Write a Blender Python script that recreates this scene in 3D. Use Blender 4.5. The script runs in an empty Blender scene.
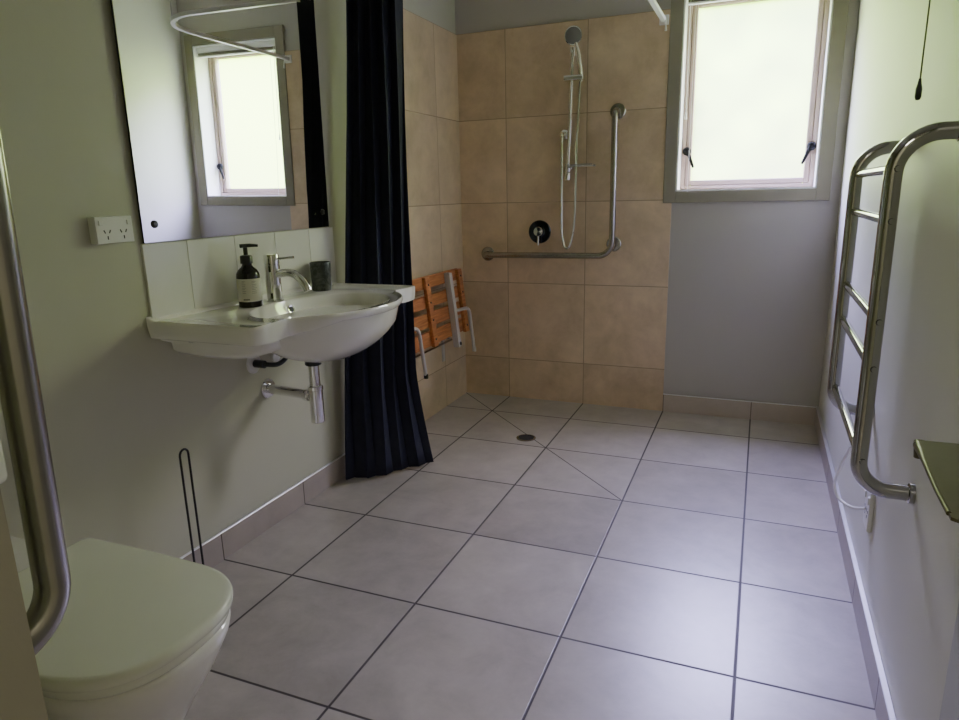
import bpy, bmesh, math, random
from mathutils import Vector, Matrix
random.seed(4)
PI = math.pi
S = bpy.context.scene
COL = S.collection
T = 0.45                      # tile size
OX, OZ = 0.2912, 0.2377       # tile grid offsets

# ------------------------------------------------------------------ helpers
def nmat(name):
    m = bpy.data.materials.new(name); m.use_nodes = True
    nt = m.node_tree; nt.nodes.clear()
    return m, nt
def N(nt, t, **k):
    n = nt.nodes.new(t)
    for a, b in k.items(): setattr(n, a, b)
    return n
def math_n(nt, op, a, b=None, c=None, clamp=False):
    n = N(nt, 'ShaderNodeMath', operation=op); n.use_clamp = clamp
    for i, v in enumerate((a, b, c)):
        if v is None: continue
        if isinstance(v, (int, float)): n.inputs[i].default_value = v
        else: nt.links.new(v, n.inputs[i])
    return n.outputs[0]
def principled(nt, col=(.5, .5, .5), rough=.5, metal=0., spec=.5, coat=0.):
    b = N(nt, 'ShaderNodeBsdfPrincipled'); o = N(nt, 'ShaderNodeOutputMaterial')
    b.inputs['Base Color'].default_value = (*col, 1)
    b.inputs['Roughness'].default_value = rough
    b.inputs['Metallic'].default_value = metal
    b.inputs['Specular IOR Level'].default_value = spec
    b.inputs['Coat Weight'].default_value = coat
    nt.links.new(b.outputs[0], o.inputs[0])
    return b
def mat(name, col, rough=.5, metal=0., spec=.5, coat=0., vary=.06, scale=12., bump=0., bscale=80.):
    m, nt = nmat(name); b = principled(nt, col, rough, metal, spec, coat)
    tc = N(nt, 'ShaderNodeTexCoord')
    if vary:
        no = N(nt, 'ShaderNodeTexNoise'); no.inputs['Scale'].default_value = scale; no.inputs['Detail'].default_value = 4
        nt.links.new(tc.outputs['Object'], no.inputs['Vector'])
        r = N(nt, 'ShaderNodeMix', data_type='RGBA')
        r.inputs[6].default_value = (*[max(0, c * (1 - vary)) for c in col], 1)
        r.inputs[7].default_value = (*[min(1, c * (1 + vary)) for c in col], 1)
        nt.links.new(no.outputs['Fac'], r.inputs[0]); nt.links.new(r.outputs[2], b.inputs['Base Color'])
    if bump:
        n2 = N(nt, 'ShaderNodeTexNoise'); n2.inputs['Scale'].default_value = bscale; n2.inputs['Detail'].default_value = 3
        nt.links.new(tc.outputs['Object'], n2.inputs['Vector'])
        bp = N(nt, 'ShaderNodeBump'); bp.inputs['Strength'].default_value = bump; bp.inputs['Distance'].default_value = .002
        nt.links.new(n2.outputs['Fac'], bp.inputs['Height']); nt.links.new(bp.outputs[0], b.inputs['Normal'])
    return m

def tile_mat(name, au, av, ou, ov, c1, c2, grout, rough=.4, w=.0045, diag=False, spec=.5):
    m, nt = nmat(name); b = principled(nt, c1, rough, 0, spec)
    g = N(nt, 'ShaderNodeNewGeometry'); sp = N(nt, 'ShaderNodeSeparateXYZ')
    nt.links.new(g.outputs['Position'], sp.inputs[0])
    def axis(a, o):
        u = math_n(nt, 'DIVIDE', math_n(nt, 'SUBTRACT', sp.outputs[a], o), T)
        fr = math_n(nt, 'FRACT', u)
        d = math_n(nt, 'MULTIPLY', math_n(nt, 'MINIMUM', fr, math_n(nt, 'SUBTRACT', 1., fr)), T)
        return u, math_n(nt, 'FLOOR', u), d
    u, fu, du = axis(au, ou)
    if av is not None:
        v, fv, dv = axis(av, ov); d = math_n(nt, 'MINIMUM', du, dv)
    else:
        fv = 0.; d = du
    if diag:
        q = math_n(nt, 'ABSOLUTE', math_n(nt, 'SUBTRACT', math_n(nt, 'ADD', u, v), 2.))
        q = math_n(nt, 'MULTIPLY', q, T * .7071)
        far = math_n(nt, 'MULTIPLY', math_n(nt, 'LESS_THAN', v, 0.), 10.)       # the cut runs only inside the shower fall
        q = math_n(nt, 'ADD', q, far)
        d = math_n(nt, 'MINIMUM', d, math_n(nt, 'MULTIPLY', q, 1.35))
    mr = N(nt, 'ShaderNodeMapRange', interpolation_type='SMOOTHSTEP')
    nt.links.new(d, mr.inputs[0]); mr.inputs[1].default_value = w * .35; mr.inputs[2].default_value = w * .75
    tile = mr.outputs[0]
    cx = N(nt, 'ShaderNodeCombineXYZ')
    for i, k in enumerate((fu, fv)):
        if isinstance(k, float): cx.inputs[i].default_value = k
        else: nt.links.new(k, cx.inputs[i])
    wn = N(nt, 'ShaderNodeTexWhiteNoise', noise_dimensions='3D'); nt.links.new(cx.outputs[0], wn.inputs['Vector'])
    # slate like clouding, shifted from tile to tile
    off = N(nt, 'ShaderNodeVectorMath', operation='MULTIPLY_ADD')
    nt.links.new(wn.outputs['Color'], off.inputs[0]); off.inputs[1].default_value = (7, 7, 7); nt.links.new(g.outputs['Position'], off.inputs[2])
    n1 = N(nt, 'ShaderNodeTexNoise'); n1.inputs['Scale'].default_value = 6.; n1.inputs['Detail'].default_value = 7; n1.inputs['Roughness'].default_value = .66; n1.inputs['Distortion'].default_value = .25
    nt.links.new(off.outputs[0], n1.inputs['Vector'])
    fac = math_n(nt, 'ADD', math_n(nt, 'MULTIPLY', n1.outputs['Fac'], 1.9), math_n(nt, 'MULTIPLY', wn.outputs['Value'], .45))
    fac = math_n(nt, 'SUBTRACT', fac, .68, clamp=True)
    mx = N(nt, 'ShaderNodeMix', data_type='RGBA'); mx.inputs[6].default_value = (*c1, 1); mx.inputs[7].default_value = (*c2, 1)
    nt.links.new(fac, mx.inputs[0])
    m2 = N(nt, 'ShaderNodeMix', data_type='RGBA'); m2.inputs[6].default_value = (*grout, 1)
    nt.links.new(mx.outputs[2], m2.inputs[7]); nt.links.new(tile, m2.inputs[0])
    nt.links.new(m2.outputs[2], b.inputs['Base Color'])
    rr = math_n(nt, 'ADD', rough + .3, math_n(nt, 'MULTIPLY', tile, -.3))
    rr = math_n(nt, 'ADD', rr, math_n(nt, 'MULTIPLY', math_n(nt, 'SUBTRACT', n1.outputs['Fac'], .5), .07))
    nt.links.new(rr, b.inputs['Roughness'])
    n3 = N(nt, 'ShaderNodeTexNoise'); n3.inputs['Scale'].default_value = 22.; n3.inputs['Detail'].default_value = 6; n3.inputs['Distortion'].default_value = 1.5
    nt.links.new(off.outputs[0], n3.inputs['Vector'])
    h = math_n(nt, 'ADD', math_n(nt, 'MULTIPLY', tile, 1.), math_n(nt, 'MULTIPLY', n3.outputs['Fac'], .35))
    bp = N(nt, 'ShaderNodeBump'); bp.inputs['Strength'].default_value = .45; bp.inputs['Distance'].default_value = .002
    nt.links.new(h, bp.inputs['Height']); nt.links.new(bp.outputs[0], b.inputs['Normal'])
    return m

class MB:
    def __init__(s): s.v = []; s.f = []; s.wn = False
    def add(s, vs, fs):
        o = len(s.v); s.v += [tuple(v) for v in vs]; s.f += [tuple(i + o for i in f) for f in fs]; return s
    def box(s, lo, hi, bev=0., seg=2):
        bm = bmesh.new(); bmesh.ops.create_cube(bm, size=1)
        c = [(a + b) / 2 for a, b in zip(lo, hi)]; d = [abs(b - a) for a, b in zip(lo, hi)]
        for v in bm.verts: v.co = Vector((c[0] + v.co.x * d[0], c[1] + v.co.y * d[1], c[2] + v.co.z * d[2]))
        if bev: s.wn = True
        if bev: bmesh.ops.bevel(bm, geom=bm.edges[:] + bm.verts[:], offset=bev, segments=seg, profile=.5, affect='EDGES')
        s.take(bm); return s
    def take(s, bm, M=None):
        bm.verts.index_update()
        s.add([(M @ v.co) if M else v.co for v in bm.verts], [[v.index for v in f.verts] for f in bm.faces]); bm.free()
    def loft(s, rings, cap0=True, cap1=True, closed=True):
        n = len(rings[0]); vs = [p for r in rings for p in r]; fs = []
        for i in range(len(rings) - 1):
            for j in range(n if closed else n - 1):
                k = (j + 1) % n
                fs.append((i * n + j, i * n + k, (i + 1) * n + k, (i + 1) * n + j))
        if cap0: fs.append(tuple(range(n))[::-1])
        if cap1: fs.append(tuple((len(rings) - 1) * n + j for j in range(n)))
        return s.add(vs, fs)
    def tube(s, pts, r, seg=14, cap=True):
        pts = [Vector(p) for p in pts]; rs = r if isinstance(r, (list, tuple)) else [r] * len(pts)
        rings = []; up = None
        for i, p in enumerate(pts):
            if i == 0: t = pts[1] - p
            elif i == len(pts) - 1: t = p - pts[i - 1]
            else: t = (pts[i + 1] - p).normalized() + (p - pts[i - 1]).normalized()
            t.normalize()
            if up is None:
                up = Vector((0, 0, 1)) if abs(t.z) < .9 else Vector((1, 0, 0))
            up = (up - t * up.dot(t)).normalized(); sd = t.cross(up)
            rings.append([p + (up * math.cos(a) + sd * math.sin(a)) * rs[i] for a in (2 * PI * k / seg for k in range(seg))])
        return s.loft(rings, cap, cap)
    def lathe(s, prof, org=(0, 0, 0), axis=(0, 0, 1), seg=32, cap=True):
        q = Vector((0, 0, 1)).rotation_difference(Vector(axis)); org = Vector(org)
        rings = [[org + q @ Vector((r * math.cos(a), r * math.sin(a), z)) for a in (2 * PI * k / seg for k in range(seg))] for r, z in prof]
        return s.loft(rings, cap, cap)
    def build(s, name, m, parent=None, sharp=35., smooth=True):
        me = bpy.data.meshes.new(name); me.from_pydata(s.v, [], s.f); me.update()
        bm = bmesh.new(); bm.from_mesh(me); bmesh.ops.recalc_face_normals(bm, faces=bm.faces); bm.to_mesh(me); bm.free()
        if smooth:
            for p in me.polygons: p.use_smooth = True
            me.set_sharp_from_angle(angle=math.radians(sharp))
        me.materials.append(m)
        o = bpy.data.objects.new(name, me); COL.objects.link(o)
        if s.wn and smooth:
            wn = o.modifiers.new('weighted_normals', 'WEIGHTED_NORMAL'); wn.keep_sharp = True
        if parent:
            o.parent = parent; o.matrix_parent_inverse = Matrix.Translation(-Vector(parent.location))
        return o

def fillet(pts, r, seg=8):
    pts = [Vector(p) for p in pts]; out = [pts[0]]
    rs = r if isinstance(r, (list, tuple)) else [r] * (len(pts) - 2)
    for i in range(1, len(pts) - 1):
        a, b, c = pts[i - 1], pts[i], pts[i + 1]; u = (a - b).normalized(); w = (c - b).normalized()
        ang = u.angle(w); R_ = rs[i - 1]; d = R_ / math.tan(ang / 2)
        p0 = b + u * d; p1 = b + w * d; ce = b + (u + w).normalized() * (R_ / math.sin(ang / 2))
        v0 = p0 - ce; v1 = p1 - ce; th = v0.angle(v1); ax = v0.cross(v1).normalized()
        for k in range(seg + 1): out.append(ce + Matrix.Rotation(th * k / seg, 3, ax) @ v0)
    out.append(pts[-1]); return out
def bez(p0, p1, p2, p3, n=24):
    P = [Vector(p) for p in (p0, p1, p2, p3)]
    return [P[0] * (1 - t) ** 3 + P[1] * 3 * t * (1 - t) ** 2 + P[2] * 3 * t * t * (1 - t) + P[3] * t ** 3 for t in (k / n for k in range(n + 1))]
def spline(pts, n=8):
    P = [Vector(p) for p in pts]; P = [P[0] * 2 - P[1]] + P + [P[-1] * 2 - P[-2]]; out = []
    for i in range(1, len(P) - 2):
        a, b, c, d = P[i - 1:i + 3]
        for k in range(n):
            t = k / n
            out.append(.5 * (2 * b + (c - a) * t + (2 * a - 5 * b + 4 * c - d) * t * t + (3 * b - a - 3 * c + d) * t ** 3))
    out.append(P[-2]); return out
def thing(name, label, cat, loc=(0, 0, 0), group=None):
    o = bpy.data.objects.new(name, None); COL.objects.link(o); o.location = loc; o.empty_display_size = .05
    return tag(o, label, cat, group)
def tag(o, label, cat, group=None):
    o['label'] = label; o['category'] = cat
    if group: o['group'] = group
    return o
def struct(o): o['kind'] = 'structure'; return o
def quadwall(name, m, lo, hi, parent=None): return struct(MB().box(lo, hi).build(name, m, parent, smooth=False))

# ------------------------------------------------------------------ materials
M = {}
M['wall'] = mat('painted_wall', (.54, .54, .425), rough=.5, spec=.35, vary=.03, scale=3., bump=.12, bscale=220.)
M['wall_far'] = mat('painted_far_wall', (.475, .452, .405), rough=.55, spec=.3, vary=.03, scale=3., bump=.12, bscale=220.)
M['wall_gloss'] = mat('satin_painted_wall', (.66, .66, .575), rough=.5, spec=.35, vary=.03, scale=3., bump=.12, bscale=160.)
M['ceil'] = mat('ceiling_paint', (.75, .75, .70), rough=.8, vary=.03)
M['arch'] = mat('architrave_paint', (.31, .29, .22), rough=.7, spec=.25, vary=.05)
M['floor'] = tile_mat('floor_tile', 0, 1, OX, 0., (.335, .305, .262), (.525, .485, .425), (.052, .043, .037), rough=.335, w=.0062, diag=True, spec=.75)
M['tback'] = tile_mat('shower_tile_back', 0, 2, OX, OZ, (.54, .41, .26), (.82, .65, .44), (.40, .30, .19), rough=.45, w=.004)
M['tleft'] = tile_mat('shower_tile_left', 1, 2, 0., OZ, (.53, .415, .26), (.77, .63, .42), (.40, .30, .19), rough=.45, w=.004)
M['skx'] = tile_mat('skirting_tile_across', 0, None, OX, 0., (.44, .375, .305), (.54, .47, .39), (.2, .16, .12), rough=.45, w=.004)
M['sky'] = tile_mat('skirting_tile_along', 1, None, 0., 0., (.37, .325, .285), (.46, .41, .365), (.09, .075, .06), rough=.45, w=.004)
M['trim'] = mat('aluminium_trim', (.88, .88, .88), rough=.3, metal=1., vary=.03)
M['chrome'] = mat('chrome', (.82, .82, .81), rough=.06, metal=1., vary=.02)
M['towelchrome'] = mat('chrome_dark_reflection', (.44, .44, .435), rough=.05, metal=1., vary=.02)  # chrome with a darkened colour standing in for reflections of the dim room
M['steel'] = mat('brushed_steel', (.40, .385, .35), rough=.24, metal=1., vary=.12, scale=40.)
M['olive'] = mat('dull_bronze_metal', (.13, .12, .065), rough=.45, metal=.7, vary=.12, scale=30.)
M['ceramic'] = mat('white_ceramic', (.87, .86, .815), rough=.08, spec=.5, vary=.02, coat=.5)
M['lid'] = mat('white_toilet_seat', (.83, .85, .74), rough=.16, spec=.5, vary=.02)
M['wtile'] = mat('white_glazed_tile', (.83, .83, .77), rough=.15, vary=.03)
M['white'] = mat('white_plastic', (.80, .80, .77), rough=.35, vary=.03)
M['whitepaint'] = mat('white_gloss_paint', (.85, .85, .83), rough=.35, vary=.02)
M['black'] = mat('black_plastic', (.012, .012, .013), rough=.3, vary=.1)
M['matte'] = mat('matte_black_metal', (.01, .01, .01), rough=.75, spec=.15, vary=.1)
M['dark'] = mat('dark_void', (.02, .02, .02), rough=.7, vary=.1)
M['bottle'] = mat('black_amber_bottle', (.012, .009, .008), rough=.12, vary=.1)
M['label'] = mat('cream_paper_label', (.62, .61, .50), rough=.6, vary=.05)
M['ink'] = mat('label_ink', (.12, .12, .10), rough=.6, vary=.1)
M['curtain'] = mat('navy_shower_curtain', (.024, .026, .045), rough=.7, spec=.2, vary=.25, scale=25., bump=.3, bscale=300.)
M['wood'] = None
M['alu'] = mat('white_powder_coated_tube', (.58, .56, .52), rough=.35, vary=.03)
M['sash'] = mat('pinkish_window_sash', (.40, .305, .235), rough=.5, vary=.06)
M['frost'] = None
M['cable'] = mat('white_cable', (.82, .82, .82), rough=.4, vary=.03)
M['mirror'] = mat('silvered_mirror', (.86, .88, .85), rough=.0, metal=1., vary=0.)
M['medge'] = mat('mirror_dark_edge', (.02, .025, .02), rough=.3, vary=.1)
M['door'] = mat('door_paint', (.42, .42, .40), rough=.45, vary=.03)
M['nib'] = mat('nib_wall_paint', (.34, .315, .24), rough=.6, vary=.04, bump=.1, bscale=200.)

def wood_mat():
    m, nt = nmat('orange_teak'); b = principled(nt, (.5, .2, .07), .45)
    tc = N(nt, 'ShaderNodeTexCoord'); mp = N(nt, 'ShaderNodeMapping'); mp.inputs['Scale'].default_value = (30, 2.2, 30)
    nt.links.new(tc.outputs['Object'], mp.inputs[0])
    no = N(nt, 'ShaderNodeTexNoise'); no.inputs['Scale'].default_value = 3; no.inputs['Detail'].default_value = 6; no.inputs['Distortion'].default_value = .6
    nt.links.new(mp.outputs[0], no.inputs['Vector'])
    cr = N(nt, 'ShaderNodeValToRGB'); cr.color_ramp.elements[0].color = (.34, .115, .032, 1); cr.color_ramp.elements[0].position = .3
    cr.color_ramp.elements[1].color = (.62, .26, .085, 1); cr.color_ramp.elements[1].position = .7
    nt.links.new(no.outputs['Fac'], cr.inputs[0]); nt.links.new(cr.outputs[0], b.inputs['Base Color'])
    return m
M['wood'] = wood_mat()
def marble_mat():
    m, nt = nmat('dark_green_marble'); b = principled(nt, (.03, .04, .035), .3)
    tc = N(nt, 'ShaderNodeTexCoord'); no = N(nt, 'ShaderNodeTexNoise'); no.inputs['Scale'].default_value = 28; no.inputs['Detail'].default_value = 7; no.inputs['Distortion'].default_value = 2.
    nt.links.new(tc.outputs['Object'], no.inputs['Vector'])
    cr = N(nt, 'ShaderNodeValToRGB'); cr.color_ramp.elements[0].color = (.018, .024, .02, 1); cr.color_ramp.elements[0].position = .45
    cr.color_ramp.elements[1].color = (.13, .15, .135, 1); cr.color_ramp.elements[1].position = .75
    nt.links.new(no.outputs['Fac'], cr.inputs[0]); nt.links.new(cr.outputs[0], b.inputs['Base Color'])
    return m
M['marble'] = marble_mat()
def frost_mat():
    m, nt = nmat('frosted_glass'); o = N(nt, 'ShaderNodeOutputMaterial')
    tr = N(nt, 'ShaderNodeBsdfTransparent'); tr.inputs[0].default_value = (.97, .99, .95, 1)
    tl = N(nt, 'ShaderNodeBsdfTranslucent'); tl.inputs[0].default_value = (.86, .95, .62, 1)
    gl = N(nt, 'ShaderNodeBsdfGlossy'); gl.inputs['Roughness'].default_value = .25
    tc = N(nt, 'ShaderNodeTexCoord'); no = N(nt, 'ShaderNodeTexNoise'); no.inputs['Scale'].default_value = 260; no.inputs['Detail'].default_value = 2
    nt.links.new(tc.outputs['Object'], no.inputs['Vector'])
    f = math_n(nt, 'ADD', math_n(nt, 'MULTIPLY', no.outputs['Fac'], .16), .06, clamp=True)
    a = N(nt, 'ShaderNodeMixShader'); nt.links.new(f, a.inputs[0]); nt.links.new(tr.outputs[0], a.inputs[1]); nt.links.new(tl.outputs[0], a.inputs[2])
    c = N(nt, 'ShaderNodeMixShader'); c.inputs[0].default_value = .04; nt.links.new(a.outputs[0], c.inputs[1]); nt.links.new(gl.outputs[0], c.inputs[2])
    nt.links.new(c.outputs[0], o.inputs[0]); return m
M['frost'] = frost_mat()
def clear_mat():
    m, nt = nmat('clear_acrylic'); o = N(nt, 'ShaderNodeOutputMaterial')
    tr = N(nt, 'ShaderNodeBsdfTransparent'); tr.inputs[0].default_value = (.9, .92, .9, 1)
    gl = N(nt, 'ShaderNodeBsdfDiffuse'); gl.inputs[0].default_value = (.8, .8, .76, 1)
    fr = N(nt, 'ShaderNodeFresnel'); fr.inputs[0].default_value = 1.6
    a = N(nt, 'ShaderNodeMixShader'); nt.links.new(math_n(nt, 'ADD', fr.outputs[0], .18), a.inputs[0])
    nt.links.new(tr.outputs[0], a.inputs[1]); nt.links.new(gl.outputs[0], a.inputs[2]); nt.links.new(a.outputs[0], o.inputs[0]); return m
M['clear'] = clear_mat()

# ------------------------------------------------------------------ room shell
XR, YB, YN, YF, H = 1.958, 1.199, -2.14, -3.7, 2.42
WX0, WX1, WZ0, WZ1 = 1.2133, 1.847, 1.186, 2.115       # window opening
quadwall('floor', M['floor'], (-.1, YF - .1, -.1), (XR + .1, YB + .2, 0))
quadwall('ceiling', M['ceil'], (-.1, YF - .1, H), (XR + .1, YB + .2, H + .1))
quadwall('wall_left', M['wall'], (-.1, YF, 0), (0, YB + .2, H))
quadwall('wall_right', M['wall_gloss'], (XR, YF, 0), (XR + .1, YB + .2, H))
quadwall('wall_rear', M['wall'], (0, YF - .1, 0), (XR, YF, H))
b = MB()
b.box((0, YB, 0), (WX0, YB + .2, H)).box((WX1, YB, 0), (XR, YB + .2, H)).box((WX0, YB, 0), (WX1, YB + .2, WZ0)).box((WX0, YB, WZ1), (WX1, YB + .2, H))
struct(b.build('wall_back', M['wall_far'], smooth=False))
b = MB()
b.box((0, YN - .1, 0), (1.043, YN, H)).box((1.043, YN - .1, 2.06), (XR, YN, H))
struct(b.build('wall_front', M['nib'], smooth=False))
ZT = OZ + 4 * T
quadwall('wall_shower_back', M['tback'], (.010, YB - .010, 0), (1.189, YB, ZT))
quadwall('wall_shower_left', M['tleft'], (0, .12, 0), (.010, YB, ZT))
# skirting tiles with a thin metal trim on top
SH = .0955
def skirt(name, m, lo, hi, tlo, thi):
    o = quadwall(name, m, lo, hi)
    t = MB().box(tlo, thi, .0008, 1).build('top_trim', M['trim'], o)
skirt('baseboard_left', M['sky'], (0, YN, 0), (.010, .12, SH), (0, YN, SH), (.0105, .12, SH + .0035))
skirt('baseboard_right', M['sky'], (XR - .010, YN + .0, 0), (XR, YB, SH), (XR - .0125, YN, SH), (XR, YB, SH + .005))
skirt('baseboard_back', M['skx'], (1.189, YB - .010, 0), (XR - .010, YB, SH), (1.189, YB - .0105, SH), (XR - .0125, YB, SH + .003))

# open door folded back against the right wall
d = struct(MB().box((1.903, -2.13, .012), (1.941, -1.495, 2.02), .0015, 1).build('door_1', M['door']))
for z in (.25, 1.0, 1.8):
    MB().lathe([(.006, -.045), (.006, .045)], (1.944, -2.134, z), seg=12).build('hinge', M['steel'], d)

# ------------------------------------------------------------------ window
w = bpy.data.objects.new('window_1', None); COL.objects.link(w); w.location = ((WX0 + WX1) / 2, YB, WZ0); struct(w)
def frame_mb(x0, x1, z0, z1, wl, wr, wb, wt, y0, y1, bev=.002):
    m = MB()
    m.box((x0, y0, z0), (x0 + wl, y1, z1), bev, 1).box((x1 - wr, y0, z0), (x1, y1, z1), bev, 1)
    m.box((x0 + wl, y0, z0), (x1 - wr, y1, z0 + wb), bev, 1).box((x0 + wl, y0, z1 - wt), (x1 - wr, y1, z1), bev, 1)
    return m
frame_mb(1.1455, 1.915, 1.122, 2.185, .062, .062, .058, .064, YB - .016, YB, .0025).build('architrave', M['arch'], w)
D = .115
j = MB()
j.box((1.2075, YB - .012, WZ0 - .006), (1.2145, YB + .19, WZ1)).box((1.8458, YB - .012, WZ0 - .006), (1.853, YB + .19, WZ1))
j.box((1.2145, YB - .012, WZ0 - .006), (1.8458, YB + .19, WZ0 + .001)).box((1.2145, YB - .012, WZ1 - .004), (1.8458, YB + .19, WZ1 + .002))
j.build('jamb_liner', M['whitepaint'], w, smooth=False)
y0 = YB + D
frame_mb(1.2145, 1.8458, WZ0 + .001, WZ1 - .004, .020, .020, .018, .02, y0 - .008, y0 + .05, .002).build('window_frame', M['sash'], w)
frame_mb(1.2345, 1.8258, WZ0 + .019, WZ1 - .024, .028, .028, .028, .03, y0 + .002, y0 + .045, .004).build('sash', M['sash'], w)
MB().box((1.262, y0 + .022, WZ0 + .046), (1.799, y0 + .027, WZ1 - .053)).build('glass_pane', M['frost'], w, smooth=False)
for sx, bx in ((1, 1.2425), (-1, 1.8215)):
    z = 1.378
    h = MB().lathe([(.017, 0), (.021, .004), (.021, .016), (.014, .024), (.0, .025)], (bx, y0 - .008, z), (0, -1, 0), 20, False)
    h.tube([(bx, y0 - .026, z), (bx + sx * .012, y0 - .03, z - .02), (bx + sx * .036, y0 - .032, z - .082)], [.013, .009, .0065], 10)
    h.build('window_handle', M['matte'], w)

# raised venetian blind in the head of the window
bl = thing('venetian_blind', 'white venetian blind raised into the head of the frosted window', 'blind', (1.53, YB + .03, WZ1 - .004))
MB().box((1.222, YB + .008, WZ1 - .036), (1.838, YB + .046, WZ1 - .005), .002, 1).build('head_rail', M['white'], bl)
sl = MB()
for k in range(9): sl.box((1.224, YB + .012, WZ1 - .040 - k * .0014), (1.836, YB + .042, WZ1 - .0392 - k * .0014))
sl.build('slat_stack', M['arch'], bl, smooth=False)
MB().box((1.222, YB + .014, WZ1 - .062), (1.838, YB + .040, WZ1 - .053), .002, 1).build('bottom_rail', M['white'], bl)
MB().tube([(1.236, YB + .004, WZ1 - .03), (1.238, YB + .003, 1.56)], .0016, 8).build('pull_cord', M['white'], bl)
MB().lathe([(.002, .035), (.0035, .028), (.0065, .004), (.0065, 0)], (1.238, YB + .003, 1.527), seg=12).build('cord_tassel', M['white'], bl)
MB().tube([(1.262, YB + .002, WZ1 - .06), (1.264, YB - .006, 1.40), (1.264, YB - .018, 1.175)], .0009, 6).build('lift_cord', M['white'], bl)

# ------------------------------------------------------------------ mirror, splashback, outlet (left wall)
MIRY0, MIRY1, MIRZ0, MIRZ1 = -1.0465, -.138, 1.0765, 2.03
mi = thing('wall_mirror', 'large frameless rectangular mirror on the left wall above the basin', 'mirror', (.003, (MIRY0 + MIRY1) / 2, MIRZ0))
tl = .006
def tilt(o, ax=.0): return o
def mx_(y, z, o=0.): return .0045 + o + .0057 * (MIRY1 - y) + .0092 * (z - MIRZ0)
def slab(y0, y1, z0, z1, o0, o1):
    q = ((y0, z0), (y1, z0), (y1, z1), (y0, z1)); m = MB()
    return m.loft([[((mx_(y, z, o0) if o0 is not None else 0.), y, z) for y, z in q], [(mx_(y, z, o1), y, z) for y, z in q]])
mb = slab(MIRY0, MIRY1, MIRZ0, MIRZ1, .001, .003); mb.build('mirror_glass', M['mirror'], mi, smooth=False)
mb = MB()
for y_ in (-.95, -.6, -.25): mb.box((0, y_ - .03, MIRZ0 + .05), (.0085, y_ + .03, MIRZ1 - .05))
mb.build('mounting_batten', M['medge'], mi, smooth=False)
mb = slab(MIRY0 - .001, MIRY1 + .0005, MIRZ0 - .0005, MIRZ1 + .0005, -.0035, .0009); mb.build('backing_board', M['medge'], mi, smooth=False)
for y, z in ((-1.004, 1.127), (-.176, 1.135), (-1.004, 1.985), (-.176, 1.985)):
    MB().lathe([(.011, 0), (.011, .003), (.007, .006), (.0, .0062)], (mx_(y, z, .003), y, z), (1, 0, 0), 16, False).build('mirror_clip', M['black'], mi)
sp = thing('tile_splashback', 'row of five white glazed tiles along the wall between mirror and basin', 'splashback', (0, -.57, .84))
ty = [-1.0525, -.888, -.683, -.478, -.276, -.112]
sm = MB()
for k in range(5): sm.box((.0, ty[k] + .0012, .835), (.008, ty[k + 1] - .0012, 1.073), .0015, 2)
sm.build('white_tiles', M['wtile'], sp)
MB().box((.0, ty[0] + .002, .836), (.0055, ty[5] - .002, 1.0722)).build('grout', M['arch'], sp, smooth=False)

def outlet(name, label, org, yx, zx, side, depth=.012):
    # org: back centre; side: +1 faces +x, -1 faces -x
    t = thing(name, label, 'power outlet', org)
    x, y, z = org; dx = depth * side
    m = MB(); m.box((x, y - yx / 2, z - zx / 2), (x + dx, y + yx / 2, z + zx / 2), .0025, 2); m.build('faceplate', M['white'], t)
    xf = x + dx
    for sy in (-1, 1):
        c = y + sy * yx * .22
        m = MB(); m.box((xf, c + sy * yx * .16 - .006, z + zx * .18), (xf + .004 * side, c + sy * yx * .16 + .006, z + zx * .36), .001, 1); m.build('rocker_switch', M['white'], t)
        m = MB()
        for (oy, oz, a) in ((-.008, .0, .5), (.008, .0, -.5), (0, -.016, 0)):
            bm = bmesh.new(); bmesh.ops.create_cube(bm, size=1)
            m.take(bm, Matrix.Translation((xf + .0002 * side, c + oy, z - .004 + oz)) @ Matrix.Rotation(a, 4, 'X') @ Matrix.Diagonal((.001, .0028, .009, 1)))
        m.build('socket_slots', M['dark'], t, smooth=False)
    return t
outlet('power_outlet', 'white double power outlet on the left wall beside the mirror edge', (.0, -1.148, 1.1195), .114, .070, 1, .028)

# ------------------------------------------------------------------ basin
BY, BZ = -.601, .846
bs = thing('wash_basin', 'white ceramic wall-hung basin with wide side shelves under the mirror', 'basin', (.01, BY, BZ - .05))
NA = 128
half = [(0, .468), (.33, .472), (.374, .472), (.385, .463), (.388, .41), (.380, .325), (.392, .300), (.425, .268), (.462, .220), (.495, .155), (.520, .075), (.528, 0)]
def outline():
    pts = [Vector((x, s, 0)) for x, s in half]
    # smooth only the front bulge, keep the corners
    front = spline([Vector((x, s, 0)) for x, s in half[5:]], 6)
    side = [Vector((x, s, 0)) for x, s in half[:5]]
    h = side + front
    full = h + [Vector((p.x, -p.y, 0)) for p in h[::-1][1:]]
    return full
OUT = outline()
ctr = Vector((.283, 0, 0))
def ray_out(th):
    d = Vector((math.cos(th), math.sin(th), 0)); best = None
    loop = OUT + [OUT[0]]
    for a, b_ in zip(loop, loop[1:]):
        e = b_ - a; den = d.x * e.y - d.y * e.x
        if abs(den) < 1e-12: continue
        q = a - ctr; t = (q.x * e.y - q.y * e.x) / den; u = (q.x * d.y - q.y * d.x) / den
        if t > 0 and -1e-6 <= u <= 1 + 1e-6 and (best is None or t > best): best = t
    return best
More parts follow.
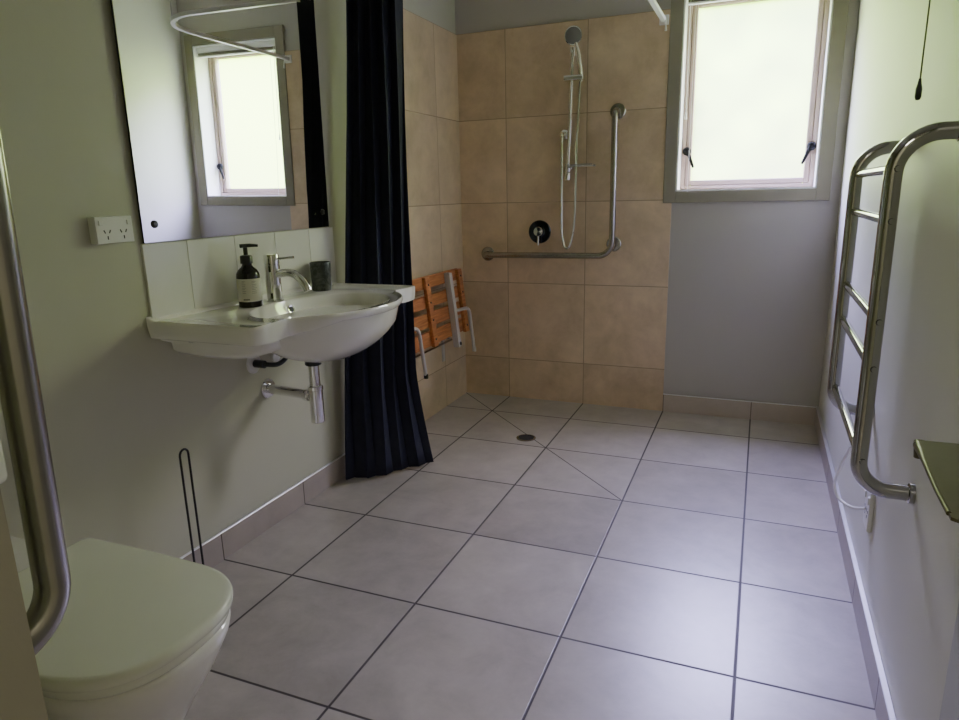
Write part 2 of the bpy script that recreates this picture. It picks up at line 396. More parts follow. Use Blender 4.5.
# sample angles so that they hit the outline's corners
angs = sorted({round(math.atan2(p.y, p.x - ctr.x) % (2 * PI), 5) for p in OUT} | {round(2 * PI * k / 96, 5) for k in range(96)})
R0 = [ray_out(a) for a in angs]
def ell(a, ax, ay): return 1 / math.sqrt((math.cos(a) / ax) ** 2 + (math.sin(a) / ay) ** 2)
TIL = .010
def PT(a, r, z, cx=None):
    c = ctr if cx is None else Vector((cx, 0, 0))
    x = c.x + r * math.cos(a); y = c.y + r * math.sin(a)
    return (max(x, 0.0) + .002, BY + y, BZ + z - TIL * y)
def ring(fr, z, cx=None): return [PT(a, fr(i, a), (z(i, a) if callable(z) else z), cx) for i, a in enumerate(angs)]
bowl = lambda k: (lambda i, a: min(ell(a, .188, .292) * k, R0[i] - .018))
rings = []
drain_r = .022
depths = [(.12, -.150), (.3, -.148), (.5, -.138), (.68, -.118), (.82, -.086), (.92, -.050), (.965, -.024), (.985, -.009), (.996, -.0038), (1.008, -.0022)]
rings.append(ring(lambda i, a: drain_r, -.152))
for k, z in depths: rings.append(ring(bowl(k), z))
def lerp_out(t):
    return lambda i, a: (lambda e: e + (R0[i] - e) * t)(min(ell(a, .188, .292) * 1.02, R0[i] - .018))
def lip(h, back):      # raised rim at the sides and front, taller upstand against the wall
    def f(i, a):
        x = ctr.x + R0[i] * math.cos(a)
        return back if x < .012 else h
    return f
rings.append(ring(lerp_out(.5), -.003))
rings.append(ring(lambda i, a: R0[i] - .016, lip(-.002, 0.0)))
rings.append(ring(lambda i, a: R0[i] - .010, lip(.004, .012)))
rings.append(ring(lambda i, a: R0[i] - .004, lip(.006, .016)))
rings.append(ring(lambda i, a: R0[i] - .0005, lip(.002, .016)))
rings.append(ring(lambda i, a: R0[i], -.006))
def skd(i, a):
    y = abs(R0[i] * math.sin(a)); t = min(1, max(0, (.315 - y) / .13)); x = ctr.x + R0[i] * math.cos(a); return -.048 + (.028 * t if x > .1 else 0)
rings.append(ring(lambda i, a: R0[i] - .003, lambda i, a: skd(i, a) * .6))
rings.append(ring(lambda i, a: R0[i] - .006, lambda i, a: skd(i, a) + .003))
rings.append(ring(lambda i, a: R0[i] - .010, skd))
# underside
def under(k, ax, ay, blend):
    def f(i, a):
        e = ell(a, ax, ay) * k; return min(R0[i] - .011, e) * blend + (R0[i] - .011) * (1 - blend)
    return f
rings.append(ring(lambda i, a: (R0[i] - .016) * .55 + min(R0[i] - .016, ell(a, .230, .308)) * .45, lambda i, a: skd(i, a) - .0005))
rings.append(ring(lambda i, a: min(R0[i] - .016, ell(a, .230, .308)), lambda i, a: skd(i, a) - .003, None))
for k, z in ((.965, -.072), (.89, -.098), (.785, -.124), (.65, -.148), (.49, -.168), (.33, -.182), (.2, -.189)):
    rings.append(ring(lambda i, a, k=k: min(R0[i] - .014, ell(a, .226, .300) * k), z))
rings.append(ring(lambda i, a: .032, -.193))
bb = MB(); bb.loft(rings, True, True); bb.build('basin_bowl', M['ceramic'], bs, sharp=50)
# rear body carrying the basin against the wall
rb = MB(); rr = []
for x, hw, zt, zb in ((.002, .43, -.045, -.060), (.06, .43, -.045, -.066), (.10, .42, -.045, -.066)):
    rr.append([(x, BY + s_ * hw * q, BZ + z - TIL * s_ * hw) for s_, q, z in ((-1, 1.01, zt), (-1, .99, zb), (1, .99, zb), (1, 1.01, zt))])
rb.loft(rr); rr = []
for x, hw, zt, zb in ((.002, .385, -.045, -.112), (.10, .385, -.045, -.118), (.20, .380, -.045, -.118), (.265, .365, -.045, -.113), (.305, .345, -.045, -.098), (.322, .33, -.045, -.07)):
    rr.append([(x, BY + s_ * hw * q, BZ + z - TIL * s_ * hw) for s_, q, z in ((-1, 1.03, zt), (-1, 1.0, zb + .016), (-1, .95, zb), (-.5, 1, zb - .006), (.5, 1, zb - .006), (1, .95, zb), (1, 1.0, zb + .016), (1, 1.03, zt))])
rb.loft(rr); rb.build('rear_body', M['ceramic'], bs, sharp=50)
MB().lathe([(.022, -.156), (.022, -.150), (.017, -.149), (.0, -.149)], (ctr.x, BY, BZ), seg=20, cap=False).build('drain_ring', M['chrome'], bs)
OVF = (.108, -.553, .809)
# overflow hole on the back slope of the bowl
ax = Vector((.93, -.12, .3)).normalized()
MB().lathe([(.0, .004), (.0105, .004), (.0155, .005), (.0155, .0), ], (OVF), ax, 20, False).build('overflow_ring', M['chrome'], bs)
MB().lathe([(.0, .0055), (.010, .0055), (.010, .002)], (OVF), ax, 20, False).build('overflow_hole', M['dark'], bs)

# mixer tap
tx, tyy, tz = .070, -.584, BZ - .003
tp = thing('mixer_tap', 'chrome cylindrical mixer tap with pin lever standing on the basin', 'tap', (tx, tyy, tz))
MB().lathe([(.030, 0), (.030, .006), (.026, .008), (.026, .125), (.025, .126), (.025, .129), (.026, .13), (.026, .158), (.024, .162), (.0, .1625)], (tx, tyy, tz), seg=32, cap=False).build('tap_body', M['chrome'], tp)
MB().tube(bez((tx + .015, tyy, tz + .092), (tx + .080, tyy, tz + .112), (tx + .120, tyy, tz + .095), (tx + .142, tyy, tz + .040), 16), .0145, 18).build('spout', M['chrome'], tp)
MB().tube([(tx + .018, tyy, tz + .146), (tx + .085, tyy + .012, tz + .152)], .0045, 12).build('lever', M['chrome'], tp)

# soap bottle
bx, by, bz = .074, -.712, BZ - .003
sb = thing('soap_dispenser', 'black pump soap bottle with cream paper label standing on the basin', 'soap bottle', (bx, by, bz))
MB().lathe([(.0, 0), (.033, 0), (.0375, .004), (.0375, .102), (.036, .112), (.030, .123), (.020, .132), (.0155, .138), (.0155, .144)], (bx, by, bz), seg=40, cap=False).build('bottle', M['bottle'], sb)
lm = MB(); n = 28
lr = [[(bx + .0379 * math.cos(a), by + .0379 * math.sin(a), bz + z) for a in (-PI * .92 + 2 * PI * .85 * k / n for k in range(n + 1))] for z in (.022, .096)]
lm.loft(lr, False, False, closed=False)
lab = lm.build('paper_label', M['label'], sb)
im = MB()
def ink(a0, a1, z0, z1, r=.0382):
    seg = 6
    im.loft([[(bx + r * math.cos(a0 + (a1 - a0) * k / seg), by + r * math.sin(a0 + (a1 - a0) * k / seg), bz + z) for k in range(seg + 1)] for z in (z0, z1)], False, False, closed=False)
a_c = math.radians(-48)
for k, (l, zz) in enumerate(((.30, .088), (.22, .084), (.34, .078), (.28, .073), (.36, .067), (.25, .062), (.33, .056), (.30, .050))):
    ink(a_c - .62, a_c - .62 + l, zz, zz + .0010); 
    ink(a_c + .20, a_c + .20 + l * 1.3, zz - .001, zz)
ink(a_c - .60, a_c - .05, .027, .031)
im.build('label_print', M['ink'], lab)
pm = MB().lathe([(.0195, .144), (.0195, .166), (.017, .170), (.007, .172), (.007, .195), (.010, .196), (.010, .200), (.0, .201)], (bx, by, bz), seg=24, cap=False)
pm.tube([(bx - .014, by - .008, bz + .200), (bx + .012, by + .008, bz + .2015), (bx + .034, by + .022, bz + .200)], [.0065, .006, .004], 10)
pm.build('pump', M['black'], sb)

# marble tumbler
cx_, cy_, cz_ = .060, -.292, BZ - .005
MBt = MB().lathe([(.0, 0), (.035, 0), (.037, .003), (.040, .105), (.039, .1085), (.037, .1085), (.034, .010), (.0, .009)], (cx_, cy_, cz_), seg=40, cap=False)
tb = tag(MBt.build('tumbler', M['marble']), 'dark green marble tumbler standing on the basin near the curtain', 'tumbler')

# bottle trap
tr = thing('bottle_trap', 'chrome bottle trap pipe running from basin waste to the wall', 'drain pipe', (0, -.585, .515))
px, py = .205, -.580
MB().lathe([(.037, 0), (.037, .004), (.034, .007), (.0185, .008)], (.0, -.587, .520), (1, 0, 0), 28).build('wall_flange', M['chrome'], tr)
MB().tube([(.008, -.587, .520), (px - .02, py, .508)], .0175, 20).build('outlet_pipe', M['chrome'], tr)
MB().lathe([(.0205, 0), (.022, .003), (.022, .017), (.0205, .020)], (px - .046, py - .001, .5085), (1, 0, -.06), 24).build('coupling_nut', M['chrome'], tr)
MB().lathe([(.0, .412), (.023, .412), (.0245, .414), (.0245, .530), (.027, .532), (.027, .545), (.020, .548), (.0, .548)], (px, py, 0), seg=28, cap=False).build('trap_body', M['chrome'], tr)
MB().lathe([(.0185, .545), (.0185, .628)], (px, py, 0), seg=24).build('tail_pipe', M['chrome'], tr)
MB().lathe([(.0265, .622), (.029, .625), (.029, .640), (.025, .643), (.025, .652)], (px, py, 0), seg=24).build('waste_nut', M['medge'], tr)

# water supply stop valve
sv = thing('supply_valve', 'white wall flange with dark flexible water hose under the basin', 'water valve', (0, -.635, .62))
MB().lathe([(.036, 0), (.036, .003), (.030, .008), (.012, .009)], (.0, -.648, .628), (1, 0, 0), 28).build('wall_flange', M['white'], sv)
MB().lathe([(.014, .0), (.014, .05)], (.0, -.648, .628), (1, 0, 0), 16).build('valve_body', M['medge'], sv)
MB().tube(spline([(.045, -.648, .628), (.07, -.610, .620), (.078, -.575, .630), (.08, -.545, .652), (.082, -.515, .660), (.085, -.48, .658), (.085, -.445, .680)], 8), .0085, 12).build('hose', M['medge'], sv)
MB().lathe([(.020, 0), (.020, .012), (.012, .014)], (.0, -.535, .628), (1, 0, 0), 20).build('second_flange', M['white'], sv)

# ------------------------------------------------------------------ curtain and track
ZTR = 1.990
path = fillet([(.0, .105, ZTR), (1.115, .105, ZTR), (1.115, YB - .010, ZTR)], .30, 20)
tk = thing('curtain_track', 'white L-shaped shower curtain track curving overhead from left wall to back wall', 'curtain track', (.0, .105, ZTR))
def ribbon(pts, w, h):
    m = MB(); rg = []
    for i, p in enumerate(pts):
        a = pts[max(0, i - 1)]; c = pts[min(len(pts) - 1, i + 1)]; t = (c - a).normalized(); s = Vector((-t.y, t.x, 0))
        rg.append([p + s * w / 2 + Vector((0, 0, h / 2)), p - s * w / 2 + Vector((0, 0, h / 2)), p - s * w / 2 - Vector((0, 0, h / 2)), p + s * w / 2 - Vector((0, 0, h / 2))])
    return m.loft(rg)
ribbon(path, .020, .018).build('rail', M['white'], tk, smooth=True)
MB().box((1.095, YB - .022, ZTR - .022), (1.140, YB - .010, ZTR + .022), .002, 1).build('wall_bracket', M['white'], tk)
MB().box((.0, .083, ZTR - .022), (.010, .127, ZTR + .022), .002, 1).build('wall_bracket', M['white'], tk)
MB().tube([(1.128, YB - .04, ZTR - .006), (1.130, YB - .045, ZTR - .035), (1.131, YB - .045, ZTR - .055)], [.004, .004, .006], 8).build('end_stop', M['white'], tk)
MB().tube([(1.027, .193, ZTR + .008), (1.027, .193, H)], .004, 8).build('ceiling_hanger', M['white'], tk)

# curtain: pleated sheet, gathered against the left wall
def curtain():
    nu, nv = 150, 36; rg = []
    for jv in range(nv + 1):
        t = jv / nv                      # 0 top .. 1 bottom
        z = 1.972 + (.012 - 1.972) * t
        flare = max(0, (t - .78) / .22) ** 1.25
        x0, yy0 = .050, .035 - .255 * t
        x1, yy1 = .260 - .036 * t + .082 * flare, .112 - .02 * t
        a = Vector((x0, yy0)); c = Vector((x1, yy1)); d_ = (c - a); L = d_.length; d_ /= L; nrm = Vector((d_.y, -d_.x))
        row = []
        for iu in range(nu + 1):
            s = iu / nu
            amp = (.026 - .004 * t) * (1 - .55 * flare)
            ph = 2 * PI * (5.0 * s + .10 * math.sin(3 * t + 5 * s) + .22 * math.sin(2.2 * t * (1 - s)))
            off = amp * math.sin(ph) * (1 if s > .03 else s / .03) + .010 * math.sin(11 * s + 4 * t)
            along = s + .018 * math.sin(2 * ph)
            bow = .028 * math.sin(PI * s) * (.4 + .6 * t)
            p = a + d_ * (L * along) + nrm * (off + bow)
            row.append((max(.018, p.x), p.y, z))
        rg.append(row)
    return MB().loft(rg, False, False, closed=False)
cu = tag(curtain().build('shower_curtain', M['curtain'], sharp=180), 'long dark navy shower curtain bunched beside the basin, hem on the floor', 'shower curtain')
sol = cu.modifiers.new('thickness', 'SOLIDIFY'); sol.thickness = .0012

# ------------------------------------------------------------------ fold-up shower seat
se = thing('folding_bench', 'orange slatted wooden shower seat folded up against the tiled wall', 'shower seat', (.010, .62, .40))
def lean(m):          # the raised seat leans back so its top edge rests nearer the wall
    m.v = [(x + (.785 - z) * .10 - .008, y + (.785 - z) * .03, z) for x, y, z in m.v]; return m
for z0, z1 in ((.437, .512), (.533, .605), (.630, .692), (.727, .789)):
    lean(MB().box((.058, .16, z0), (.074, .985, z1), .004, 2)).build('seat_slat', M['wood'], se)
for y in (.565, .968, .20):
    bo = lean(MB().box((.074, y - .024, .432), (.094, y + .024, .787), .003, 2)).build('batten', M['wood'], se)
    for z in (.47, .57, .66, .75):
        lean(MB().lathe([(.0058, 0), (.005, .003), (0, .0034)], (.094, y, z), (1, 0, 0), 10, False)).build('screw', M['medge'], bo)
for y in (.815, .195):
    lean(MB().box((.074, y - .018, .375), (.108, y + .018, .782), .003, 2)).build('support_arm', M['alu'], se)
    lean(MB().lathe([(.010, 0), (.009, .004), (0, .005)], (.108, y + .004, .395), (1, 0, 0), 14, False)).build('pivot_bolt', M['black'], se)
    l_ = MB().tube(fillet([(.110, y + .02, .574), (.130, y + .165, .570), (.134, y + .215, .322)], .045, 8), .0095, 14).build('leg', M['alu'], se)
    MB().lathe([(.0115, 0), (.0115, .022), (.0098, .024)], (.134, y + .217, .305), seg=14).build('rubber_foot', M['black'] if y < .5 else M['alu'], l_)
for y in (.868, .30):
    MB().box((.010, y - .014, .275), (.018, y + .014, .46), .002, 1).build('wall_bracket', M['alu'], se)
    MB().box((.018, y - .006, .405), (.060, y + .006, .445), .002, 1).build('hinge_lug', M['alu'], se)
MB().tube([(.030, .10, .385), (.030, .95, .385)], .006, 10).build('pivot_rod', M['steel'], se)

# ------------------------------------------------------------------ shower fittings on the back wall
YT = YB - .010
sr = thing('shower_rail', 'chrome vertical slide rail mounted on the tiled back wall of the shower', 'shower rail', (.665, YT, 1.28))
MB().tube([(.6735, YT - .045, 1.895), (.6535, YT - .045, 1.285)], .0095, 16).build('pole', M['chrome'], sr)
for x, z in ((.6735, 1.882), (.6545, 1.315)):
    m = MB().lathe([(.016, 0), (.016, .03), (.011, .034), (.011, .045)], (x, YT, z), (0, -1, 0), 20)
    m.lathe([(.0, -.024), (.0135, -.024), (.015, -.021), (.015, .018), (.013, .021), (0, .021)], (x, YT - .045, z), seg=20, cap=False)
    m.build('rail_mount', M['chrome'], sr)
MB().box((.632, YT - .078, 1.742), (.737, YT - .034, 1.768), .006, 3).build('slider', M['chrome'], sr)
MB().lathe([(0, -.02), (.015, -.02), (.0165, -.016), (.0165, .016), (.015, .02), (0, .02)], (.6535, YT - .047, 1.270), seg=18, cap=False).build('end_cap', M['chrome'], sr)
m = MB(); m.box((.665, YT - .10, 1.318), (.795, YT - .006, 1.322), .0015, 1).lathe([(.006, 0), (.006, .012)], (.795, YT - .05, 1.316), seg=10)
m.box((.665, YT - .10, 1.322), (.795, YT - .097, 1.330), .001, 1)
m.build('soap_shelf', M['clear'], sr)
hs = thing('hand_shower', 'round-headed chrome hand shower with hose hanging from the slide rail', 'shower head', (.69, YT - .06, 1.65))
MB().tube([(.722, YT - .062, 1.735), (.720, YT - .066, 1.79), (.712, YT - .076, 1.86), (.700, YT - .086, 1.915)], [.010, .0125, .014, .012], 16).build('handle', M['chrome'], hs)
dr = Vector((.10, -1, -.12)).normalized()
hd = MB().lathe([(.0, -.014), (.026, -.013), (.042, -.004), (.046, .005), (.044, .011), (.040, .012)], (.688, YT - .088, 1.948), dr, 32, False).build('shower_head', M['chrome'], hs)
MB().lathe([(.041, .0115), (.038, .013), (0, .0135)], (.688, YT - .088, 1.948), dr, 32, False).build('spray_face', mat('grey_spray_face', (.22, .22, .21), rough=.5), hd)
hose = spline([(.619, YT - .045, 1.455), (.620, YT - .046, 1.35), (.621, YT - .05, 1.15), (.624, YT - .055, .99), (.638, YT - .058, .910), (.655, YT - .06, .893), (.674, YT - .06, .915), (.694, YT - .06, 1.02), (.700, YT - .060, 1.20), (.705, YT - .061, 1.45), (.719, YT - .062, 1.736)], 8)
MB().tube(hose, .0068, 10).build('hose', M['chrome'], hs)
el = MB().lathe([(.026, 0), (.026, .004), (.016, .008), (.012, .03)], (.621, YT, 1.485), (0, -1, 0), 20)
el.tube(fillet([(.621, YT - .02, 1.485), (.620, YT - .046, 1.485), (.619, YT - .046, 1.445)], .012, 5), .0105, 14)
el.build('wall_elbow', M['chrome'], hs)
mx = thing('shower_mixer', 'round dark shower mixer control on the tiled wall above the low grab bar', 'shower mixer', (.483, YT, .977))
MB().lathe([(.064, 0), (.064, .003), (.060, .008), (.0, .008)], (.483, YT, .977), (0, -1, 0), 36, False).build('cover_plate', mat('dark_chrome', (.10, .11, .14), rough=.12, metal=1., vary=.02), mx)
MB().lathe([(.027, .008), (.027, .034), (.024, .039), (.0, .040)], (.483, YT, .980), (0, -1, 0), 28, False).build('knob', M['chrome'], mx)
MB().tube([(.483, YT - .028, .958), (.483, YT - .036, .905)], [.0065, .005], 12).build('lever', M['chrome'], mx)

def grab_flange(mb, org, ax, r=.040): return mb.lathe([(r, 0), (r, .003), (r - .004, .007), (.018, .009)], org, ax, 28)
gb = thing('grab_rail', 'brushed steel L-shaped grab rail on the tiled shower wall beside the hose', 'grab rail', (.56, YT, .845))
yg = YT - .072
gp = fillet([(.902, YT, 1.585), (.902, yg, 1.585), (.902, yg, .855), (.170, yg, .852), (.170, YT, .852)], [.035, .075, .035], 8)
MB().tube(gp, .016, 18).build('bent_tube', M['steel'], gb)
for x, z in ((.902, 1.585), (.170, .852), (.898, .912)):
    fl = MB(); grab_flange(fl, (x, YT, z), (0, -1, 0)); fo = fl.build('wall_flange', M['steel'], gb)
MB().tube([(.898, YT, .912), (.898, yg + .005, .912)], .012, 14).build('support_stub', M['steel'], gb)

dn = thing('floor_drain', 'small round dark floor drain in the tiled shower floor', 'drain', (.610, .545, 0))
MB().lathe([(.048, 0), (.048, .0025), (.044, .004), (.040, .004), (.040, .0005)], (.610, .545, 0), seg=32).build('rim', M['steel'], dn)
m = MB()
m.lathe([(.0, .0022), (.040, .0022), (.040, .001)], (.610, .545, 0), seg=32, cap=False)
m.build('grate', M['dark'], dn)

# ------------------------------------------------------------------ toilet side
TY = -1.73
to = thing('toilet', 'white toilet with closed D-shaped lid in the lower left foreground', 'toilet', (.40, TY, 0))
def dshape(sc=1., ins=0., x0=.284, x1=.780, hw=.181, xm=.60, n=40):
    # one half from back corner to the front tip, mirrored
    pts = [(x0 + ins, hw - ins - .010), (x0 + ins + .003, hw - ins - .003), (x0 + ins + .012, hw - ins)]
    for k in range(7): pts.append((x0 + .04 + (xm - x0 - .04) * k / 6, hw - ins + .003 * math.sin(PI * k / 6)))
    for k in range(1, n // 2 + 1):
        a = PI / 2 * k / (n // 2)
        c, s = math.cos(a), math.sin(a)
        pts.append((xm + (x1 - ins - xm) * s ** .86, (hw - ins) * max(c, 0) ** .80 if k < n // 2 else 0))
    full = [(x, y) for x, y in pts] + [(x, -y) for x, y in pts[::-1][1:]]
    return full
def drings(spec):
    return [[(x, TY + y, z) for x, y in dshape(**k)] for z, k in spec]
ZL = .474
lidm = MB()
lr_ = drings([(ZL - .024, dict(ins=.006)), (ZL - .020, dict(ins=.001)), (ZL - .010, dict(ins=0)), (ZL - .004, dict(ins=.002)), (ZL - .001, dict(ins=.006)), (ZL, dict(ins=.014))])
lidm.loft(lr_, True, True); lidm.build('lid', M['lid'], to, sharp=60)
m = MB(); m.loft(drings([(ZL - .043, dict(ins=.012)), (ZL - .040, dict(ins=.009)), (ZL - .030, dict(ins=.008)), (ZL - .0245, dict(ins=.008))]), True, True); m.build('seat', M['lid'], to, sharp=60)
m = MB(); m.tube([(.295, TY - .10, ZL - .022), (.295, TY + .10, ZL - .022)], .013, 14); m.build('hinge', M['white'], to)
def panring(z, x0, x1, hw, xm): return [(x, TY + y, z) for x, y in dshape(x0=x0, x1=x1, hw=hw, xm=xm)]
m = MB()
m.loft([panring(0, .03, .585, .115, .42), panring(.012, .028, .590, .118, .42), panring(.10, .026, .605, .122, .43), panring(.20, .022, .655, .135, .46), panring(.27, .018, .694, .150, .50),
        panring(.34, .012, .738, .164, .55), panring(.40, .010, .768, .172, .585), panring(.425, .010, .774, .174, .59), panring(.431, .014, .770, .170, .59)], True, True)
m.build('pan', M['ceramic'], to, sharp=60)
ci = thing('toilet_cistern', 'white cistern on the left wall, just a corner showing behind the steel rail', 'cistern', (.08, -1.745, .6))
m = MB(); m.box((.0, -1.895, .600), (.150, -1.598, .93), .022, 5); m.build('tank', M['ceramic'], ci)
m = MB(); m.box((.0, -1.902, .931), (.156, -1.591, .957), .008, 3); m.build('tank_lid', M['ceramic'], ci)
m = MB().lathe([(.024, .957), (.024, .962), (0, .963)], (.075, -1.745, 0), seg=24, cap=False); m.build('flush_button', M['chrome'], ci)
m = MB().tube([(.06, TY, .43), (.06, TY, .605)], .022, 16); m.build('flush_pipe', M['white'], ci)

br = thing('toilet_brush', 'thin black wire loop handle standing on the floor behind the toilet lid', 'toilet brush', (.095, -1.085, 0))
hy, hx = -1.085, .095
lp = [(hx, hy - .016, .06), (hx, hy - .016, .462)] + [(hx, hy - .016 * math.cos(a), .462 + .016 * math.sin(a) * 1.1) for a in (PI * k / 8 for k in range(1, 8))] + [(hx, hy + .016, .462), (hx, hy + .016, .06)]
MB().tube(lp, .0034, 8).build('wire_handle', M['black'], br)
MB().lathe([(.0, 0), (.045, 0), (.047, .003), (.047, .058), (.043, .064), (.0, .066)], (hx, hy, 0), seg=28, cap=False).build('holder', M['black'], br)

gr = thing('grab_rail', 'thick steel grab rail very close in front, bending into the wall end at far left', 'grab rail', (.985, YN, .78))
gp = fillet([(1.012, YN, 1.62), (1.012, -2.074, 1.62), (.979, -2.074, .775), (.979, YN, .765)], [.045, .052], 10)
MB().tube(gp, .0165, 24).build('bent_tube', M['steel'], gr)
for x, z in ((1.010, 1.62), (.979, .765)):
    fl = MB(); grab_flange(fl, (x, YN, z), (0, 1, 0), .030); fl.build('wall_flange', M['steel'], gr)

# ------------------------------------------------------------------ right wall
hr = thing('towel_rail', 'tall chrome heated towel rail with five rungs on the right wall', 'towel rail', (XR, -.64, .56))
XT = 1.851
for y in (-.93, -.35):
    up = fillet([(XR, y, 1.284), (XT, y, 1.284), (XT, y, .560), (XR, y, .560)], [.075, .060], 10)
    MB().tube(up, .0165, 20).build('upright', M['towelchrome'], hr)
    for z in (1.284, .560):
        MB().lathe([(.021, 0), (.021, .010), (.017, .012)], (XR, y, z), (-1, 0, 0), 22).build('wall_flange', M['towelchrome'], hr)
for z in (1.218, 1.120, .922, .825, .6245):
    r_ = MB().tube([(XT + .004, -.930, z), (XT + .004, -.35, z)], .0105, 16).build('rung', M['towelchrome'], hr)
    MB().lathe([(.0065, 0), (.0055, .004), (0, .005)], (XT + .004, -.9455, z), (.2, -1, 0), 12, False).build('rung_screw', M['towelchrome'], r_)
po = outlet('power_outlet', 'white power outlet low on the right wall below the heated towel rail', (XR, -.50, .328), .072, .114, -1)
cb = MB().tube(spline([(1.862, -.80, .605), (1.859, -.731, .575), (1.866, -.56, .47), (1.871, -.44, .38), (1.878, -.383, .325), (1.892, -.385, .294), (1.918, -.44, .296), (1.945, -.484, .316)], 10), .0042, 10)
cb = tag(cb.build('power_cable', M['cable']), 'white power cable looping from towel rail down to low outlet', 'cable')

# metal bracket at the right edge
bk = thing('metal_bracket', 'dull olive-brown metal bracket jutting in at the right edge of the photo', 'bracket', (1.903, -1.65, .88))
zb = .880
def plate(z, g=0): return [(1.824 + g, -1.537 - g, z), (1.903, -1.535 - g, z), (1.903, -1.83, z), (1.8105 + g, -1.76, z), (1.8135 + g, -1.66, z)]
m = MB(); m.loft([plate(zb - .0035), plate(zb)], True, True)
m.build('plate', M['olive'], bk, smooth=False)
m = MB()
sec = lambda y, hgt: [(1.8225, y, zb + .001), (1.8235, y, zb + .001), (1.8265, y, zb - hgt), (1.8225, y, zb - hgt)]
m.tube([(1.824, -1.538, zb - .006), (1.8185, -1.60, zb - .004), (1.8125, -1.69, zb - .002), (1.811, -1.75, zb - .001)], [.0065, .0035, .0025, .0025], 12)
m.tube([(1.824, -1.540, zb - .0005), (1.8255, -1.538, zb - .022)], [.0065, .0055], 12)
m.build('rolled_lip', M['olive'], bk)
MB().lathe([(.010, 0), (.010, .008), (.007, .011), (0, .0115)], (1.868, -1.585, zb), seg=18, cap=False).build('fixing_knob', M['steel'], bk)

pc = thing('pull_cord', 'dark pull switch cord with small toggle hanging near the right wall', 'pull cord', (1.903, -.765, H))
MB().tube([(1.903, -.765, H), (1.903, -.765, 1.395)], .0016, 8).build('cord', M['ink'], pc)
MB().lathe([(0, 1.356), (.004, 1.357), (.0062, 1.363), (.0062, 1.378), (.004, 1.388), (.0025, 1.398)], (1.903, -.765, 0), seg=14, cap=False).build('toggle', M['medge'], pc)
MB().lathe([(.03, H - .03), (.035, H - .025), (.035, H)], (1.903, -.765, 0), seg=24).build('ceiling_switch', M['white'], pc)

# ------------------------------------------------------------------ light
W = bpy.data.worlds.new('outdoors'); S.world = W; W.use_nodes = True; nt = W.node_tree; nt.nodes.clear()
out = N(nt, 'ShaderNodeOutputWorld'); bg = N(nt, 'ShaderNodeBackground'); tc = N(nt, 'ShaderNodeTexCoord'); sp_ = N(nt, 'ShaderNodeSeparateXYZ')
nt.links.new(tc.outputs['Generated'], sp_.inputs[0])
no = N(nt, 'ShaderNodeTexNoise'); no.inputs['Scale'].default_value = 7.; no.inputs['Detail'].default_value = 1.5
nt.links.new(tc.outputs['Generated'], no.inputs['Vector'])
e = math_n(nt, 'ADD', sp_.outputs[2], math_n(nt, 'MULTIPLY', math_n(nt, 'SUBTRACT', no.outputs['Fac'], .5), .14))
e = math_n(nt, 'ADD', math_n(nt, 'MULTIPLY', e, .5), .5)
cr = N(nt, 'ShaderNodeValToRGB'); R_ = cr.color_ramp
R_.elements[0].position = .0; R_.elements[0].color = (.07, .12, .03, 1)
R_.elements[1].position = 1.; R_.elements[1].color = (1.85, 1.7, 4.3, 1)
for p, c in ((.40, (.10, .14, .03, 1)), (.49, (.32, .42, .09, 1)), (.55, (.45, .62, .12, 1)), (.62, (.40, .62, .10, 1)), (.67, (1.1, 1.1, 1.0, 1)), (.74, (2.05, 1.85, 4.3, 1))):
    el_ = R_.elements.new(p); el_.color = c
nt.links.new(e, cr.inputs[0])
# sky tint added: dimmer and warmer to the right, full strength to the left
az = N(nt, 'ShaderNodeMapRange', interpolation_type='SMOOTHSTEP'); nt.links.new(sp_.outputs[0], az.inputs[0]); az.inputs[1].default_value = -.30; az.inputs[2].default_value = .55
wm = N(nt, 'ShaderNodeMix', data_type='RGBA', blend_type='MULTIPLY'); nt.links.new(az.outputs[0], wm.inputs[0]); nt.links.new(cr.outputs[0], wm.inputs[6]); wm.inputs[7].default_value = (.62, .61, .37, 1)
# added dimming of the low sky behind the window, to tone down the pane
t1 = N(nt, 'ShaderNodeMapRange', interpolation_type='SMOOTHSTEP'); nt.links.new(math_n(nt, 'ABSOLUTE', math_n(nt, 'ADD', sp_.outputs[0], .03)), t1.inputs[0])
t1.inputs[1].default_value = .10; t1.inputs[2].default_value = .26; t1.inputs[3].default_value = 1.; t1.inputs[4].default_value = 0.
t2 = N(nt, 'ShaderNodeMapRange', interpolation_type='SMOOTHSTEP'); nt.links.new(sp_.outputs[2], t2.inputs[0])
t2.inputs[1].default_value = .24; t2.inputs[2].default_value = .36; t2.inputs[3].default_value = 1.; t2.inputs[4].default_value = 0.
n5 = N(nt, 'ShaderNodeTexNoise'); n5.inputs['Scale'].default_value = 16.; n5.inputs['Detail'].default_value = 1.; nt.links.new(tc.outputs['Generated'], n5.inputs['Vector'])
mk = math_n(nt, 'MULTIPLY', math_n(nt, 'MULTIPLY', t1.outputs[0], t2.outputs[0]), math_n(nt, 'ADD', math_n(nt, 'MULTIPLY', n5.outputs['Fac'], .9), .34), clamp=True)
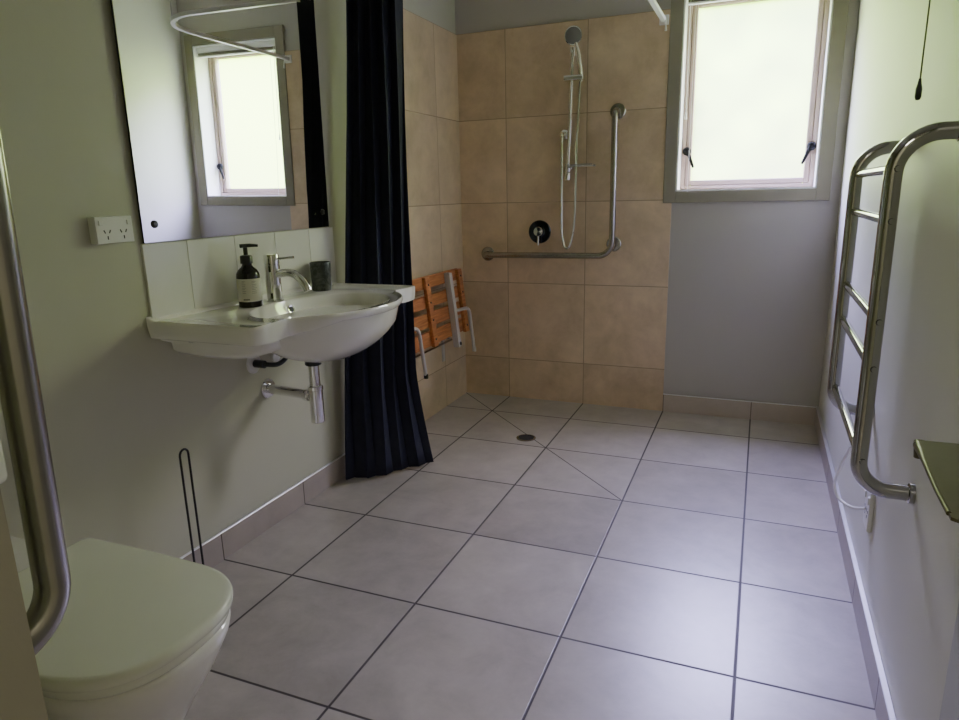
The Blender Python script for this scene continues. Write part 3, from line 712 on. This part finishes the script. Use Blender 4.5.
tm = N(nt, 'ShaderNodeMix', data_type='RGBA', blend_type='MULTIPLY'); nt.links.new(mk, tm.inputs[0]); nt.links.new(wm.outputs[2], tm.inputs[6]); tm.inputs[7].default_value = (.20, .21, .16, 1)
nt.links.new(tm.outputs[2], bg.inputs[0]); bg.inputs[1].default_value = 16.; nt.links.new(bg.outputs[0], out.inputs[0])
pl = bpy.data.lights.new('window_portal', 'AREA'); pl.shape = 'RECTANGLE'; pl.size = WX1 - WX0; pl.size_y = WZ1 - WZ0; pl.cycles.is_portal = True
po_ = bpy.data.objects.new('window_portal', pl); COL.objects.link(po_); po_.location = ((WX0 + WX1) / 2, YB + .21, (WZ0 + WZ1) / 2); po_.rotation_euler = (-PI / 2, 0, 0)
hl = bpy.data.lights.new('hall_fill_light', 'AREA'); hl.shape = 'DISK'; hl.size = .5; hl.energy = 7.; hl.color = (1, .93, .80)  # unseen fill light added in the hall to lift the near side
ho = bpy.data.objects.new('hall_fill_light', hl); COL.objects.link(ho); ho.location = (1.2, -3.0, H - .02)

# ------------------------------------------------------------------ camera
yaw, pitch, roll, F = -.3942, -.2416, -.0237, 673.6
fw = Vector((math.sin(yaw) * math.cos(pitch), math.cos(yaw) * math.cos(pitch), math.sin(pitch)))
rt = Vector((math.cos(yaw), -math.sin(yaw), 0)); upv = rt.cross(fw)
r2 = rt * math.cos(roll) + upv * math.sin(roll); u2 = -rt * math.sin(roll) + upv * math.cos(roll)
cam = bpy.data.cameras.new('camera'); co = bpy.data.objects.new('camera', cam); COL.objects.link(co)
mw = Matrix((r2, u2, -fw)).transposed().to_4x4(); mw.translation = Vector((1.62333, -2.47248, 1.189755)); co.matrix_world = mw
cam.sensor_fit = 'HORIZONTAL'; cam.sensor_width = 36; cam.lens = F / 959 * 36; cam.clip_start = .02; cam.clip_end = 100
S.camera = co
S.view_settings.view_transform = 'AgX'; S.view_settings.look = 'None'; S.view_settings.exposure = 1.17
S.cycles.use_denoising = True
S.cycles.max_bounces = 12; S.cycles.diffuse_bounces = 8; S.cycles.glossy_bounces = 6; S.cycles.transparent_max_bounces = 12
S.cycles.sample_clamp_indirect = 8.; S.cycles.caustics_reflective = False; S.cycles.caustics_refractive = False
